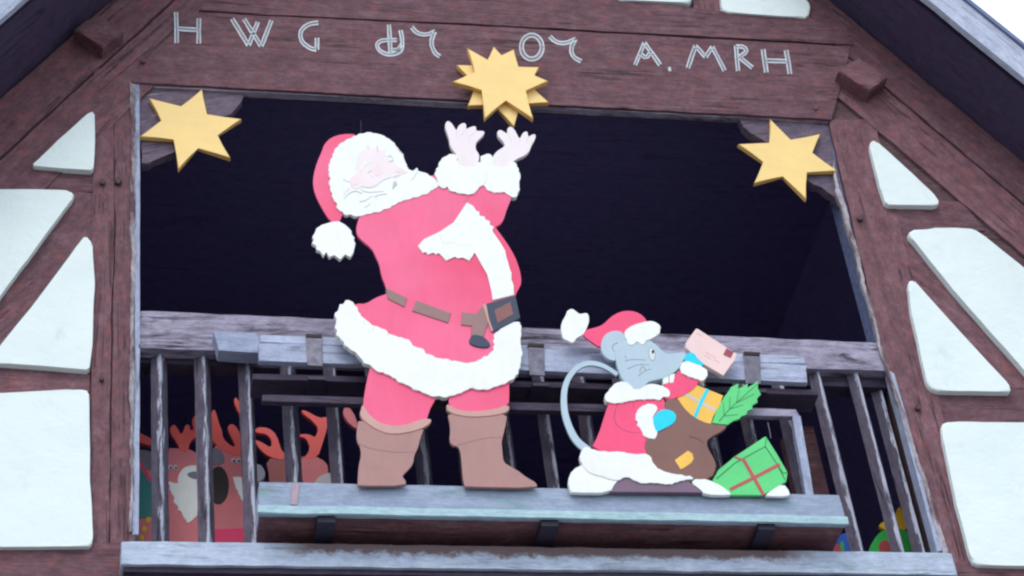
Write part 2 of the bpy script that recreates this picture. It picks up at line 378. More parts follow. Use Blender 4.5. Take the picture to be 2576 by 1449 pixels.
# posts, rails and braces; white panels stand a little proud of them
T = dict(bevel=.006, rough=.0045)
pslab('post', [(236, 170), (287, 176), (285, 330), (288, 560), (281, 760), (277, 1050), (274, 1300), (274, 1540), (228, 1540), (230, 900)], -.001, .03, 'timber', house, grain=(0, 1), **T)
pslab('post', [(289, 178), (338, 207), (338, 1540), (277, 1540), (278, 1300), (281, 1050), (285, 760), (291, 560), (288, 330)], .001, .03, 'timber', house, grain=(0, 1), **T)
pslab('post', [(2084, 300), (2200, 300), (2296, 700), (2456, 1420), (2475, 1540), (2424, 1540), (2387, 1395), (2214, 862)], .001, .03, 'timber', house, grain=(.0, 1), **T)
lint_bot = [(335, 207), (2086, 299)]; crack = [(250, 16), (2134, 116)]
lintel = pslab('lintel', [(332, 207), (700, 226), (1300, 259), (2092, 300), (2140, 118), (1900, 104), (1250, 68), (683, 40), (480, 29)], -.010, .03, 'timber', house, grain=(1, 0), bevel=.008, rough=.004)
pslab('collar_beam', [(500, 25), (683, 36), (1250, 63), (1900, 98), (2150, 112), (2120, 50), (1900, 37), (1620, 6), (900, -45), (560, -68)], -.014, .03, 'timber', house, grain=(1, 0), bevel=.008, rough=.004)
pslab('strut', [(1738, -90), (1806, -86), (1813, 30), (1744, 20)], .003, .03, 'timber', house, grain=(0, 1), **T)
def wbox(name, px0, px1, mat='timber', yf=.004, grain=(1, 0)):
    pass
pslab('rail', [(-420, 420), (240, 418), (240, 482), (-420, 478)], .004, .031, 'timber', house, grain=(1, 0), **T)
pslab('brace', [(176, 478), (240, 486), (240, 622), (214, 594), (-420, 1440), (-420, 1300)], .005, .031, 'timber', house, grain=(1, 1.17), **T)
pslab('rail', [(-420, 906), (226, 915), (226, 986), (-420, 990)], .004, .0315, 'timber', house, grain=(1, 0), **T)
pslab('sole_beam', [(-420, 1368), (345, 1366), (345, 1540), (-420, 1540)], -.004, .0305, 'timber', house, grain=(1, 0), **T)
pslab('rail', [(2225, 506), (2420, 506), (2480, 580), (2240, 592)], .004, .031, 'timber', house, grain=(1, 0), **T)
pslab('brace', [(2262, 560), (2312, 610), (2600, 955), (2950, 1390), (2950, 1540), (2700, 1180), (2285, 700)], .005, .0312, 'timber', house, grain=(1, -1.2), **T)
pslab('rail', [(2325, 968), (2960, 985), (2960, 1066), (2365, 1070)], .004, .0315, 'timber', house, grain=(1, 0), **T)
pslab('sole_beam', [(2395, 1412), (2960, 1425), (2960, 1560), (2400, 1545)], -.003, .0305, 'timber', house, grain=(1, 0), **T)
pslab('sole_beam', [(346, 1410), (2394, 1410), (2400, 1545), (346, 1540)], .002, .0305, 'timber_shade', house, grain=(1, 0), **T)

for x, y, r in ((258, 455, 7), (298, 452, 9), (256, 950, 6), (2166, 545, 8), (2310, 1022, 7), (2052, 1150 - 880, 6), (360, 150, 6)):
    pslab('peg', ell(x, y, r, r, 0, 10), -.016, .01, 'timber_shade', house, bevel=.003)
def corner(px, r=7.0):
    q = []
    for i, p in enumerate(px):
        p = Vector(p)
        for o in (Vector(px[i - 1]), Vector(px[(i + 1) % len(px)])):
            d = o - p; q.append(tuple(p + d * min(.4, r / max(1e-6, d.length))))
    return q
def panel(px): pslab('plaster_panel', corner(px), -.024, .02, 'plaster', house, grain=(1, 0), bevel=.019, segs=4, rough=.0026, step=.05)
panel([(78, 416), (150, 350), (224, 281), (238, 280), (239, 350), (236, 428), (160, 424)])
panel([(-300, 476), (160, 477), (187, 482), (184, 496), (90, 622), (-112, 896), (-300, 896)])
panel([(215, 590), (234, 612), (238, 716), (231, 870), (224, 930), (110, 920), (-20, 912), (-80, 985), (-60, 960), (100, 745)][:7] + [(-40, 918), (-30, 908), (100, 745)])
panel([(-300, 992), (0, 988), (213, 978), (224, 984), (227, 1200), (234, 1350), (230, 1374), (0, 1376), (-300, 1378)])
panel([(2188, 366), (2193, 352), (2206, 356), (2345, 483), (2366, 508), (2356, 516), (2230, 515), (2213, 470)])
panel([(2284, 588), (2292, 575), (2360, 574), (2450, 572), (2576, 673), (2720, 787), (2720, 972), (2613, 972), (2576, 930), (2399, 730), (2300, 606)])
panel([(2284, 712), (2292, 699), (2308, 714), (2420, 840), (2535, 964), (2548, 985), (2350, 982), (2333, 966), (2309, 860), (2292, 783)])
panel([(2369, 1070), (2376, 1060), (2576, 1063), (2930, 1068), (2930, 1430), (2576, 1423), (2452, 1421), (2440, 1393), (2409, 1276), (2375, 1116)])
panel([(1809, -60), (1816, 20), (1826, 30), (1932, 38), (2034, 45), (2041, 12), (2020, -10), (1960, -60)])
panel([(1560, -60), (1560, -2), (1640, 2), (1740, 6), (1743, -20), (1742, -60)])
panel([(1250, -80), (1250, -32), (1320, -24), (1490, -14), (1495, -40), (1490, -80)])
# bare ragged edges of the opening
pslab('bare_edge', [(325, 206), (339, 212), (341, 560), (338, 1000), (333, 1338), (325, 1338), (328, 1100), (326, 960), (331, 760), (327, 560), (330, 330)], -.006, .015, 'bare_wood', house, grain=(0, 1), rough=.007, step=.008)
pslab('bare_edge', [(2097, 400), (2112, 470), (2150, 600), (2212, 850), (2300, 1110), (2385, 1393), (2370, 1393), (2294, 1120), (2208, 860), (2143, 610), (2102, 480)], -.006, .015, 'bare_wood', house, grain=(.0, 1), rough=.007, step=.008)
pslab('casing_strip', [(338, 205), (352, 208), (352, 870), (349, 1345), (333, 1345), (339, 870)], -.002, .10, 'grey_board', house, grain=(0, 1), bevel=.004, rough=.0015)
pslab('casing_strip', [(2236, 930), (2250, 940), (2372, 1385), (2358, 1388)], -.004, .05, 'grey_board', house, grain=(0, 1), bevel=.004, rough=.0015)
pslab('head_board', [(337, 206), (2087, 299), (2083, 308), (350, 217)], .004, .035, 'grey_wood', house, grain=(1, 0), bevel=.003, rough=.003)
boxmesh('reveal_board', 2.962, 2.999, .02, .125, OZ0 + .9, OZ1 - .02, 'slate_board', house)
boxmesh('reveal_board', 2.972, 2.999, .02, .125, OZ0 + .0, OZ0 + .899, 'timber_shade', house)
# ragged corner brackets behind the outer stars
def bracket(px, nm='corner_bracket'): pslab(nm, px, .014, .055, 'bracket_wood', house, grain=(1, .3), bevel=.004, rough=.016, step=.015)
wood('bracket_wood', (.06, .05, .09, 1), (.13, .10, .15, 1), (.24, .18, .22, 1), crack=.5, wear=(.50, .46, .52, 1), wear_amt=.30)
bracket([(352, 222), (604, 238), (606, 252), (592, 268), (580, 288), (555, 296), (540, 300), (470, 330), (440, 380), (408, 395), (398, 396), (384, 402), (372, 412), (355, 410)])
bracket([(1858, 300), (2082, 312), (2116, 490), (2108, 505), (2092, 490), (2070, 470), (2050, 466), (2020, 445), (1980, 400), (1920, 350), (1885, 330), (1868, 318)])

# sill and railing
sillz0, sillz1 = H - 2.47, H - 2.375
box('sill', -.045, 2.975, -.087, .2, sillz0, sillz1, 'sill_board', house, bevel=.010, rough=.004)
box('sill_underside_shade', -.035, 2.965, -.072, .02, sillz0 - .022, sillz0 - .001, 'attic_brown', house)  # added dark strip, its colour stands in for the shade below the sill
zr0, zr1 = H - 1.40, H - 1.262
rail = pslab('railing', [(346, 781), (1280, 822), (2220, 863), (2240, 933), (1280, 902), (346, 865)], .010, .13, 'grey_wood', house, grain=(1, 0), bevel=.008, rough=.003)
pslab('rail_patch', Q5((1612, 1052), (1935, 1062), (1990, 1215), (1650, 1195)), -.055, .0095, 'grey_board', rail, grain=(1, 0), bevel=.004, rough=.002)
pslab('rail_lath', [(350, 866), (560, 873), (560, 882), (350, 876)], -.002, .05, 'grey_wood', rail, grain=(1, 0), rough=.0015)
pslab('rail_underside_shade', [(350, 869), (1280, 906), (2232, 937), (2240, 975), (1280, 948), (350, 912)], .055, .12, 'attic_brown', rail, grain=(1, 0), rough=.002)  # added dark board that paints in the shade beneath the rail
def baluster_mesh():
    bm = bmesh.new(); h0, h1 = sillz1 - .01, zr0 + .01; r = .031; K = 14; rows = []
    rng = random.Random(3)
    for k in range(K + 1):
        z = h0 + (h1 - h0) * k / K; row = []
        for j in range(8):
            a = j * math.pi / 4
            rr = r if j % 2 == 0 else r * .735
            rr *= 1 + rng.uniform(-.05, .05)
            row.append(bm.verts.new((z, math.cos(a) * rr, math.sin(a) * rr)))
        rows.append(row)
    for k in range(K):
        for j in range(8): bm.faces.new((rows[k][j], rows[k][(j + 1) % 8], rows[k + 1][(j + 1) % 8], rows[k + 1][j]))
    bmesh.ops.recalc_face_normals(bm, faces=bm.faces)
    me = bpy.data.meshes.new('baluster'); bm.to_mesh(me); bm.free(); me.materials.append(MATS['baluster_wood']); return me
bmesh_b = baluster_mesh()
for i in range(19):
    x = .098 + i * .1608 if i < 18 else 2.935
    M = Matrix.Translation((x, .055 if i < 18 else .10, 0)) @ Matrix(((0, 0, 1, 0), (0, 1, 0, 0), (1, 0, 0, 0), (0, 0, 0, 1))) @ Matrix.Rotation(random.uniform(-.45, -.15), 4, 'X')
    link(bpy.data.objects.new('baluster', bmesh_b), rail, None, M)

# carved initials on the lintel
LT = -.0108
def letter(strokes, w=9.0, closed=False):
    root = None
    for st in strokes:
        st = curve_pts(st, 1) if len(st) > 2 else st
        for tag, off, ww, yy, mt in (('letter', 0, w, LT, 'letter_fill'), ('edge', -w * .42, 2.7, LT - .0008, 'letter_bright'), ('edge', w * .42, 2.7, LT - .0008, 'letter_bright')):
            if off:
                L = ribbon(st, abs(off) * 2); k = len(st); path = L[:k] if off > 0 else L[k:][::-1]
            else: path = st
            o = pslab('letter' if tag == 'letter' and root is None else ('stroke' if tag == 'letter' else 'stroke_edge'), ribbon(path, ww), yy, -.008, mt, lintel if root is None else root, rough=.0022, step=.012)
            if root is None: root = o
def L3(root_strokes, **k): letter(root_strokes, **k)
letter([[(443, 30), (444, 108)], [(500, 46), (500, 110)], [(447, 72), (499, 75)]])
letter([[(584, 47), (625, 114)], [(626, 114), (648, 55)], [(614, 48), (657, 116)], [(658, 116), (683, 51)]])
letter([Q2((470, 172), (400, 180), (345, 220), (332, 265), (350, 320), (410, 365), (458, 375)), Q2((462, 375), (462, 285))])
letter([Q2((1003, 185), (1015, 410)), Q2((1090, 228), (1104, 290), (1104, 350), (1085, 395), (1010, 414), (940, 392), (908, 345), (935, 308), (1000, 300), (1060, 302)), Q2((1015, 376), (1072, 378), (1100, 335))], w=9)
letter([Q2((1175, 205), (1215, 250), (1285, 265), (1352, 236)), Q2((1350, 238), (1318, 320), (1345, 395), (1388, 425))])
letter([[p for p in Q3(*ell(150, 355, 80, 92, 0, 14))] + Q3((230, 355))], w=11)
letter([Q3((285, 275), (330, 318), (400, 330), (482, 293)), Q3((478, 295), (443, 370), (462, 430), (522, 462))])
letter([Q3((930, 490), (1000, 322)), Q3((1000, 322), (1118, 490)), Q3((965, 400), (1012, 440), (1048, 388))], w=9)
letter([Q3((1188, 505), (1192, 535))], w=5)
letter([Q3((1325, 512), (1385, 345)), Q3((1385, 345), (1462, 430)), Q3((1462, 430), (1512, 352)), Q3((1512, 352), (1605, 532))], w=9)
letter([Q3((1690, 345), (1706, 535)), Q3((1690, 350), (1755, 352), (1775, 390), (1712, 432)), Q3((1715, 432), (1815, 510))], w=9)
letter([[(1920, 124), (1928, 182)], [(1978, 126), (1987, 186)], [(1925, 152), (1981, 154)]], w=10)

# ------------------------------------------------------------------ display trough below the figures
FY = -.184
zt, zb = H - 2.183, H - 2.318
trough = thing('display_trough', 'long weathered grey wooden trough under the figures, dark brackets below it', 'shelf', (1.48, -.1, zb))
slab('front_board', [(.418, zb), (2.552, zb - .004), (2.548, zt - .008), (.424, zt)], FY, FY + .022, 'moss_board', trough, bevel=.004, rough=.003)
slab('drip_edge', [(.416, zb - .006), (2.556, zb - .010), (2.556, zb + .022), (.416, zb + .026)], FY - .012, FY - .0005, 'algae_board', trough, bevel=.004, rough=.003)
box('bottom_board', .425, 2.545, FY + .0225, -.016, zb - .004, zb + .014, 'timber', trough)
box('back_board', .425, 2.545, -.036, -.0165, zb + .0145, zt - .03, 'grey_board', trough)
box('end_board', .424, .446, FY + .023, -.037, zb + .0145, zt - .005, 'grey_board', trough, grain=(0, 1))
box('end_board', 2.524, 2.547, FY + .023, -.037, zb + .0145, zt - .012, 'grey_board', trough, grain=(0, 1))
for px in (815, 1372, 1912):
    x = P((px, 1340), -.1).x
    box('bracket', x - .032, x + .032, FY + .006, -.013, zb - .03, zb - .0045, 'dark_iron', trough, rough=0, bevel=.002)
pslab('repair_patch', [(735, 1216), (752, 1217), (748, 1270), (732, 1268)], FY - .004, FY + .002, 'patch_wood', trough, grain=(0, 1), rough=.001)
fr = dict(grain=None, bevel=.003, rough=.0015)
pslab('back_frame', [(660, 992), (1300, 1012), (1840, 1025), (1840, 1044), (1300, 1030), (660, 1008)], -.150, -.125, 'attic_brown', trough, **fr)  # left length of the bar coloured dark for the shade it lies in
pslab('back_frame', [(1841, 1025), (2002, 1029), (2012, 1047), (1841, 1044)], -.1505, -.125, 'grey_wood', trough, **fr)
pslab('frame_leg', [(1994, 1046), (2014, 1046), (2050, 1262), (2030, 1262)], -.1510, -.125, 'grey_board', trough, **fr)

# box hung on the rail
hung = thing('rail_box', 'narrow weathered plank box hung from the railing with three iron straps', 'planter', (1.5, -.1, H - 1.66))
pslab('front_board', [(650, 862), (1300, 886), (2028, 918), (2032, 962), (1300, 930), (652, 907)], -.150, -.125, 'grey_board', hung, grain=(1, 0), bevel=.005, rough=.002)
pslab('upper_board', [(655, 842), (2022, 896), (2026, 916), (655, 860)], -.135, -.118, 'grey_board', hung, grain=(1, 0), bevel=.004, rough=.002)
box('bottom_board', .425, 2.59, -.124, -.0145, H - 1.668, H - 1.642, 'attic_brown', hung)
for a, b_ in ((790, 889 - 20), (1349, 893), (1892, 914)):
    pslab('strap', [(a - 20, b_ - 20), (a + 20, b_ - 18), (a + 22, b_ + 52), (a - 16, b_ + 50)], -.156, -.151, 'iron', hung, grain=(0, 1), bevel=.002)
    x = P((a, b_ + 50), -.1).x
    box('strap_hook', x - .032, x + .032, -.150, -.013, H - 1.684, H - 1.6685, 'dark_iron', hung, rough=0, bevel=.002)
    pslab('strap_top', [(a - 20, b_ - 30), (a + 20, b_ - 28), (a + 20, b_ - 21), (a - 20, b_ - 22)], -.15, -.02, 'paint_nose', hung)

# ------------------------------------------------------------------ painted wooden cut-outs
def scallop(poly, lam, amp):
    """soft tufts along an outline"""
    if area(poly) < 0: poly = poly[::-1]
    nn = len(poly); out_ = []; acc = 0.0; rng = random.Random(11)
    nxt = lam * rng.uniform(.7, 1.3); start = 0.0; k = amp * rng.uniform(.5, 1.2)
    for i in range(nn):
        a = Vector(poly[i]); b_ = Vector(poly[(i + 1) % nn]); d = b_ - a; L = d.length
        if L < 1e-6: continue
        nr = Vector((d.y, -d.x)) / L; m_ = max(1, int(L / .004))
        for j in range(m_):
            t = acc + L * j / m_
            while t - start > nxt: start += nxt; nxt = lam * rng.uniform(.7, 1.3); k = amp * rng.uniform(.5, 1.2)
            v = a.lerp(b_, j / m_) + nr * (k * abs(math.sin(math.pi * (t - start) / nxt)) ** .7 - amp * .5)
            out_.append((v.x, v.y))
        acc += L
    return out_
class Cut:
    def __init__(s, root, yb, th=.008): s.r = root; s.yb = yb; s.th = th; s.k = 0; s.big = False
    def __call__(s, name, px, mat, lift=1, parent=None, sm=1, bevel=.0018, edge=None):
        """one sawn and painted piece; lift: how far it stands proud of the board, in steps of 4 mm"""
        s.k += 1
        yf = s.yb - s.th - lift * .0025 - s.k * .00004
        px = smooth_poly(px, sm) if sm else px
        fur = mat == 'paint_white' and name in ('beard', 'cuff', 'hem_trim', 'collar', 'sleeve_cuff', 'hat_trim')
        poly = xz(px, yf)
        if fur: poly = scallop(poly, .034 if s.big else .026, .0075 if s.big else .005)
        return slab(name, poly, yf, s.yb + .0001 * s.k, mat, parent or s.r, bevel=bevel, segs=1, grain=(1, 0))
    def line(s, name, px, mat, lift=1, w=3.0, w1=None, parent=None, sm=1):
        s.k += 1
        yf = s.yb - s.th - lift * .0025 - .0005 - s.k * .00003
        px = curve_pts(px, sm) if len(px) > 2 and sm else px
        return pslab(name, ribbon(px, w, w1), yf, yf + .003, mat, parent or s.r)

CY = FY - .013                                     # back of the figures, screwed to the trough's front board
man = thing('bearded_figure_cutout', 'tall painted wooden figure in red suit and brown boots lifting both hands to the star', 'figure', (1.3, CY, zt - .02))
c = Cut(man, CY); c.big = True
c('hat', A((440, 165), (330, 163), (240, 190), (190, 240), (165, 310), (130, 390), (105, 480), (100, 560), (120, 640), (170, 740), (230, 835), (270, 855), (312, 840), (330, 770), (420, 700), (500, 250)), 'paint_coat', 0)
c('leg', B((400, 600), (370, 720), (348, 850), (345, 920), (360, 980), (480, 1050), (600, 1050), (780, 1000), (790, 930), (850, 830), (820, 760), (600, 650)), 'paint_coat', 0)
c('leg', B((930, 780), (930, 900), (1000, 940), (1200, 935), (1340, 895), (1342, 800), (1340, 690), (1100, 720)), 'paint_coat', 0)
bt = c('boot', B((315, 970), (300, 1080), (303, 1130), (332, 1180), (330, 1240), (315, 1300), (308, 1432), (310, 1436), (640, 1436), (634, 1395), (605, 1372), (640, 1340), (690, 1285), (690, 1225), (720, 1180), (735, 1110), (765, 1035), (600, 1065), (480, 1060)), 'paint_boot', 1)
c('boot_cuff', B((338, 885), (318, 965), (400, 1030), (480, 1075), (560, 1086), (680, 1067), (780, 1032), (815, 995), (800, 976), (740, 985), (620, 1027), (520, 1032), (430, 992), (372, 940), (350, 890)), 'paint_boot_cuff', 2, bt)
c.line('fold', B((310, 1150), (400, 1185), (560, 1210), (690, 1205)), 'paint_belt', 1, 2.4, 1.2, bt)
bt = c('boot', B((918, 925), (945, 1050), (933, 1120), (950, 1162), (995, 1166), (1010, 1200), (1020, 1300), (1025, 1380), (1038, 1440), (1042, 1442), (1535, 1452), (1525, 1412), (1455, 1382), (1420, 1348), (1360, 1310), (1298, 1280), (1295, 1200), (1288, 1120), (1310, 1060), (1332, 935), (1150, 955)), 'paint_boot', 1)
c('boot_cuff', B((912, 892), (925, 876), (950, 903), (1000, 925), (1100, 932), (1240, 917), (1342, 878), (1342, 932), (1240, 957), (1100, 968), (1000, 957), (922, 932)), 'paint_boot_cuff', 2, bt)
c.line('fold', B((985, 1160), (1060, 1140), (1180, 1110), (1290, 1105)), 'paint_belt', 1, 2.4, 1.2, bt)
coat = c('coat', A((480, 760), (435, 870), (438, 940), (480, 990), (560, 1050), (580, 1100), (615, 1170), (630, 1260), (665, 1345)) + B((502, 90), (518, 130), (430, 150), (365, 202), (300, 190), (250, 230), (300, 340), (500, 450), (700, 560), (900, 640), (1100, 660), (1300, 600), (1330, 300), (1385, 130), (1418, 70)) + A((1712, 1310), (1700, 1220), (1660, 1110), (1600, 1010), (1535, 920), (1500, 880), (1545, 870), (1575, 825), (1600, 740), (1640, 650), (1660, 560), (1400, 500), (1000, 470), (700, 560)), 'paint_coat', 1)
c.line('sleeve_seam', A((1340, 610), (1300, 660), (1270, 700)), 'paint_belt', 1, 1.6, 1.0, coat)
c('beard', A((400, 190), (470, 163), (560, 153), (640, 173), (700, 213), (730, 240), (748, 268), (775, 300), (800, 330), (805, 360), (822, 390), (828, 425), (850, 455), (880, 447), (913, 420), (908, 455), (960, 460), (1010, 490), (1060, 530), (1075, 570), (1000, 612), (930, 645), (850, 665), (770, 690), (700, 730), (600, 765), (520, 785), (480, 792), (440, 805), (400, 787), (350, 788), (322, 762), (280, 740), (290, 702), (250, 668), (243, 600), (228, 560), (238, 520), (218, 480), (228, 440), (220, 400), (248, 360), (262, 300), (300, 250), (350, 218)), 'paint_white', 2)
fc = c('face', A((455, 310), (500, 285), (535, 262), (600, 280), (660, 300), (705, 380), (760, 420), (845, 458), (790, 475), (735, 490), (690, 510), (635, 520), (590, 565), (540, 580), (485, 565), (440, 600), (385, 570), (390, 500), (440, 470), (438, 420), (450, 360)), 'paint_face', 2.4, bevel=.001)
fl = lambda pts, w=2.2, w1=1.2, mt='paint_line', l=2.42: c.line('painted_line', HF(*pts), mt, l, w, w1, fc)
fl(((855, 655), (880, 625), (915, 615)), 3, 1.5); fl(((1165, 490), (1205, 465), (1230, 465), (1220, 400), (1190, 360)), 2.6, 1.2, 'paint_shade')
fl(((1165, 490), (1205, 468), (1232, 466)), 2.4, 1.8)
fl(((845, 235), (855, 280)), 1.6, 1.0); fl(((985, 240), (995, 300), (985, 345)), 1.8, 1.0); fl(((1090, 290), (1100, 330)), 1.4, .8, 'paint_shade')
fl(((720, 350), (690, 420), (695, 500), (660, 590)), 1.5, 1.0, 'paint_shade'); fl(((480, 985), (520, 920), (570, 880)), 1.8, 1.0, 'paint_shade')
fl(((740, 850), (860, 880), (960, 850), (1060, 770), (1180, 715)), 1.8, 1.0, 'paint_shade'); fl(((735, 900), (820, 945), (950, 940), (1080, 930)), 1.6, 1.0, 'paint_shade')
fl(((940, 690), (920, 720), (900, 690)), 1.4, 1.0, 'paint_shade'); fl(((470, 740), (540, 790), (620, 770)), 1.4, 1.0, 'paint_shade')
fl(((1510, 760), (1560, 690), (1610, 610)), 1.6, 1.0, 'paint_shade'); fl(((1250, 720), (1275, 700), (1340, 680)), 1.4, 1.0, 'paint_shade')
fl(((800, 1170), (850, 1140), (880, 1110)), 1.8, 1.0, 'paint_shade'); fl(((940, 1010), (1020, 985), (1130, 965)), 1.4, 1.0, 'paint_shade'); fl(((720, 1090), (830, 1060), (900, 1000)), 1.4, 1.0, 'paint_shade')
for cx_, cy_, rx_, ry_ in ((640, 770, 75, 70), (1330, 610, 70, 36), (1000, 610, 60, 95)): c('cheek', HF(*ell(cx_, cy_, rx_, ry_)), 'paint_cheek', 2.405, fc, sm=0, bevel=0)
fl(((735, 610), (790, 530), (890, 480)), 5, 2.5, 'paint_white', 2.43); fl(((1120, 400), (1175, 375), (1230, 420)), 4, 2, 'paint_white', 2.43)
fl(((480, 1040), (560, 950), (660, 920), (760, 960)), 1.5, 1, 'paint_shade'); fl(((1390, 380), (1340, 330), (1290, 270)), 1.4, 1, 'paint_shade')
c('mouth', HF((1225, 830), (1240, 770), (1285, 790), (1290, 830), (1250, 850), (1215, 905)), 'paint_silver', 2.7, fc, bevel=0)
c('pompom', A((245, 845), (300, 838), (345, 862), (378, 890), (398, 915), (395, 940), (422, 965), (412, 985), (430, 1010), (420, 1045), (415, 1080), (390, 1118), (350, 1092), (312, 1135), (265, 1098), (228, 1118), (203, 1072), (182, 1108), (160, 1070), (125, 1060), (130, 1030), (90, 1010), (112, 985), (95, 960), (118, 930), (125, 895), (170, 865)), 'paint_white', 1, sm=0)
hd = c('hand', G((470, 640), (440, 585), (395, 535), (362, 470), (350, 380), (320, 290), (290, 210), (300, 140), (340, 116), (380, 145), (425, 215), (458, 275), (470, 220), (500, 175), (545, 148), (588, 150), (597, 190), (592, 255), (650, 210), (715, 190), (745, 205), (735, 275), (800, 258), (868, 270), (855, 320), (800, 370), (745, 425), (722, 490), (740, 545), (785, 600), (790, 660), (760, 740), (740, 850), (600, 860), (480, 780)), 'paint_skin', 1)
for pts in (((462, 270), (455, 330), (465, 390)), ((590, 255), (545, 310), (520, 350)), ((735, 270), (670, 330), (625, 375))): c.line('finger_line', G(*pts), 'paint_faint', 1, 2.0, 1.0, hd)
hd = c('hand', G((950, 690), (1010, 595), (1080, 530), (1155, 498), (1165, 460), (1120, 405), (1065, 350), (1043, 290), (1068, 250), (1112, 252), (1160, 290), (1205, 320), (1188, 245), (1215, 203), (1262, 206), (1302, 250), (1335, 325), (1375, 395), (1395, 335), (1425, 285), (1468, 266), (1495, 290), (1488, 370), (1530, 328), (1582, 306), (1610, 330), (1592, 390), (1540, 475), (1512, 565), (1450, 622), (1350, 662), (1270, 705), (1225, 770), (1190, 850), (1020, 860), (960, 780)), 'paint_skin', 1)
for pts in (((1205, 315), (1235, 380), (1245, 440)), ((1375, 390), (1370, 440)), ((1488, 365), (1475, 440))): c.line('finger_line', G(*pts), 'paint_faint', 1, 2.0, 1.0, hd)
c('cuff', G((790, 660), (820, 622), (890, 600), (960, 612), (985, 640), (960, 700), (1010, 780), (1180, 795), (1270, 690), (1335, 770), (1365, 850), (1390, 930), (1365, 1000), (1368, 1100), (1335, 1195), (1260, 1235), (1205, 1185), (1120, 1140), (1020, 1165), (940, 1140), (880, 1080), (830, 1040), (870, 900)), 'paint_white', 2)
c('cuff', G((440, 598), (360, 602), (290, 638), (215, 700), (205, 765), (160, 830), (150, 900), (182, 980), (195, 1055), (240, 1095), (305, 1098), (325, 1060), (380, 1135), (480, 1162), (560, 1172), (640, 1197), (740, 1155), (780, 1080), (845, 1045), (895, 960), (925, 870), (900, 800), (850, 780), (790, 690), (745, 790), (600, 805), (480, 750), (470, 650)), 'paint_white', 2.4)
c('front_trim', A((1290, 692), (1340, 720), (1362, 765), (1385, 762), (1385, 800), (1425, 800), (1430, 828), (1470, 838), (1462, 868), (1500, 880), (1482, 915), (1535, 985), (1560, 1030), (1585, 1060), (1590, 1110), (1608, 1150), (1615, 1200), (1635, 1235), (1630, 1290), (1652, 1330), (1655, 1410), (1490, 1450), (1480, 1380), (1450, 1250), (1390, 1150), (1350, 1075), (1335, 1105), (1308, 1145), (1260, 1118), (1215, 1128), (1200, 1110), (1130, 1145), (1075, 1082), (1050, 1098), (1030, 1078), (990, 1100), (975, 1075), (950, 1085), (910, 1030), (960, 975), (1085, 918), (1190, 850), (1240, 770)), 'paint_white', 2, sm=0)
c.line('painted_line', A((1080, 930), (1085, 970), (1120, 1020), (1180, 1000), (1240, 1030), (1330, 1020)), 'paint_faint', 2, 1.6, 1.0)
hem = c('hem_trim', B((178, 195), (205, 205), (240, 163), (265, 180), (290, 200), (310, 250), (350, 305), (375, 310), (405, 340), (430, 352), (465, 362), (500, 378), (520, 408), (560, 415), (600, 425), (650, 438), (688, 488), (740, 495), (775, 538), (820, 550), (860, 572), (920, 570), (945, 588), (1000, 585), (1040, 602), (1085, 600), (1150, 572), (1215, 540), (1240, 500), (1240, 385), (1415, 298), (1425, 400), (1418, 460), (1428, 520), (1418, 620), (1390, 692), (1330, 730), (1290, 745), (1250, 762), (1210, 768), (1180, 782), (1100, 776), (1070, 765), (1035, 795), (980, 815), (900, 832), (850, 822), (790, 818), (745, 795), (680, 772), (655, 745), (610, 738), (545, 692), (490, 668), (430, 655), (395, 612), (340, 590), (328, 545), (250, 505), (210, 455), (165, 405), (170, 380), (148, 345), (172, 325), (148, 262), (190, 230)), 'paint_white', 2)
for a, b_ in (((345, 310), (362, 345)), ((420, 355), (405, 385)), ((515, 400), (505, 425)), ((690, 490), (680, 515)), ((925, 575), (930, 600)), ((480, 655), (490, 635)), ((1095, 770), (1090, 750)), ((1300, 745), (1290, 725))): c.line('fur_line', B(a, b_), 'paint_faint', 2, 1.8, .8, hem)
c('belt', B((500, 85), (645, 155), (628, 218), (512, 160)), 'paint_belt', 1.6, sm=0); c('belt', B((708, 172), (945, 258), (925, 326), (680, 244)), 'paint_belt', 1.6, sm=0); c('belt', B((1022, 252), (1150, 265), (1110, 350), (1013, 340)), 'paint_belt', 1.6, sm=0)
tl = c('belt_end', B((1165, 200), (1110, 275), (1083, 360), (1085, 420), (1165, 440), (1185, 330), (1230, 300), (1200, 200)), 'paint_belt', 1.9)
c('belt_tip', B((1090, 398), (1062, 458), (1105, 486), (1190, 497), (1220, 472), (1170, 418)), 'paint_buckle', 2.2, tl)
bk = c('buckle', B((1182, 195), (1385, 138), (1418, 292), (1232, 388), (1205, 300)), 'paint_buckle', 3, sm=0)
c('buckle_edge', B((1160, 205), (1186, 193), (1236, 386), (1218, 380)), 'paint_boot_cuff', 2.8, bk, sm=0)
c('buckle_centre', B((1238, 238), (1350, 180), (1372, 268), (1262, 330)), 'paint_brown', 3.4, bk, sm=0)
c.line('painted_line', B((1265, 275), (1325, 240)), 'paint_boot_cuff', 3.4, 2, 1.4, bk); c.line('painted_line', B((1285, 305), (1355, 270)), 'paint_boot_cuff', 3.4, 2, 1.4, bk)
c('hanging_wire', [(907.6, 302), (908.6, 302), (908.8, 340), (907.6, 340)], 'dark_iron', -4, sm=0, bevel=0)

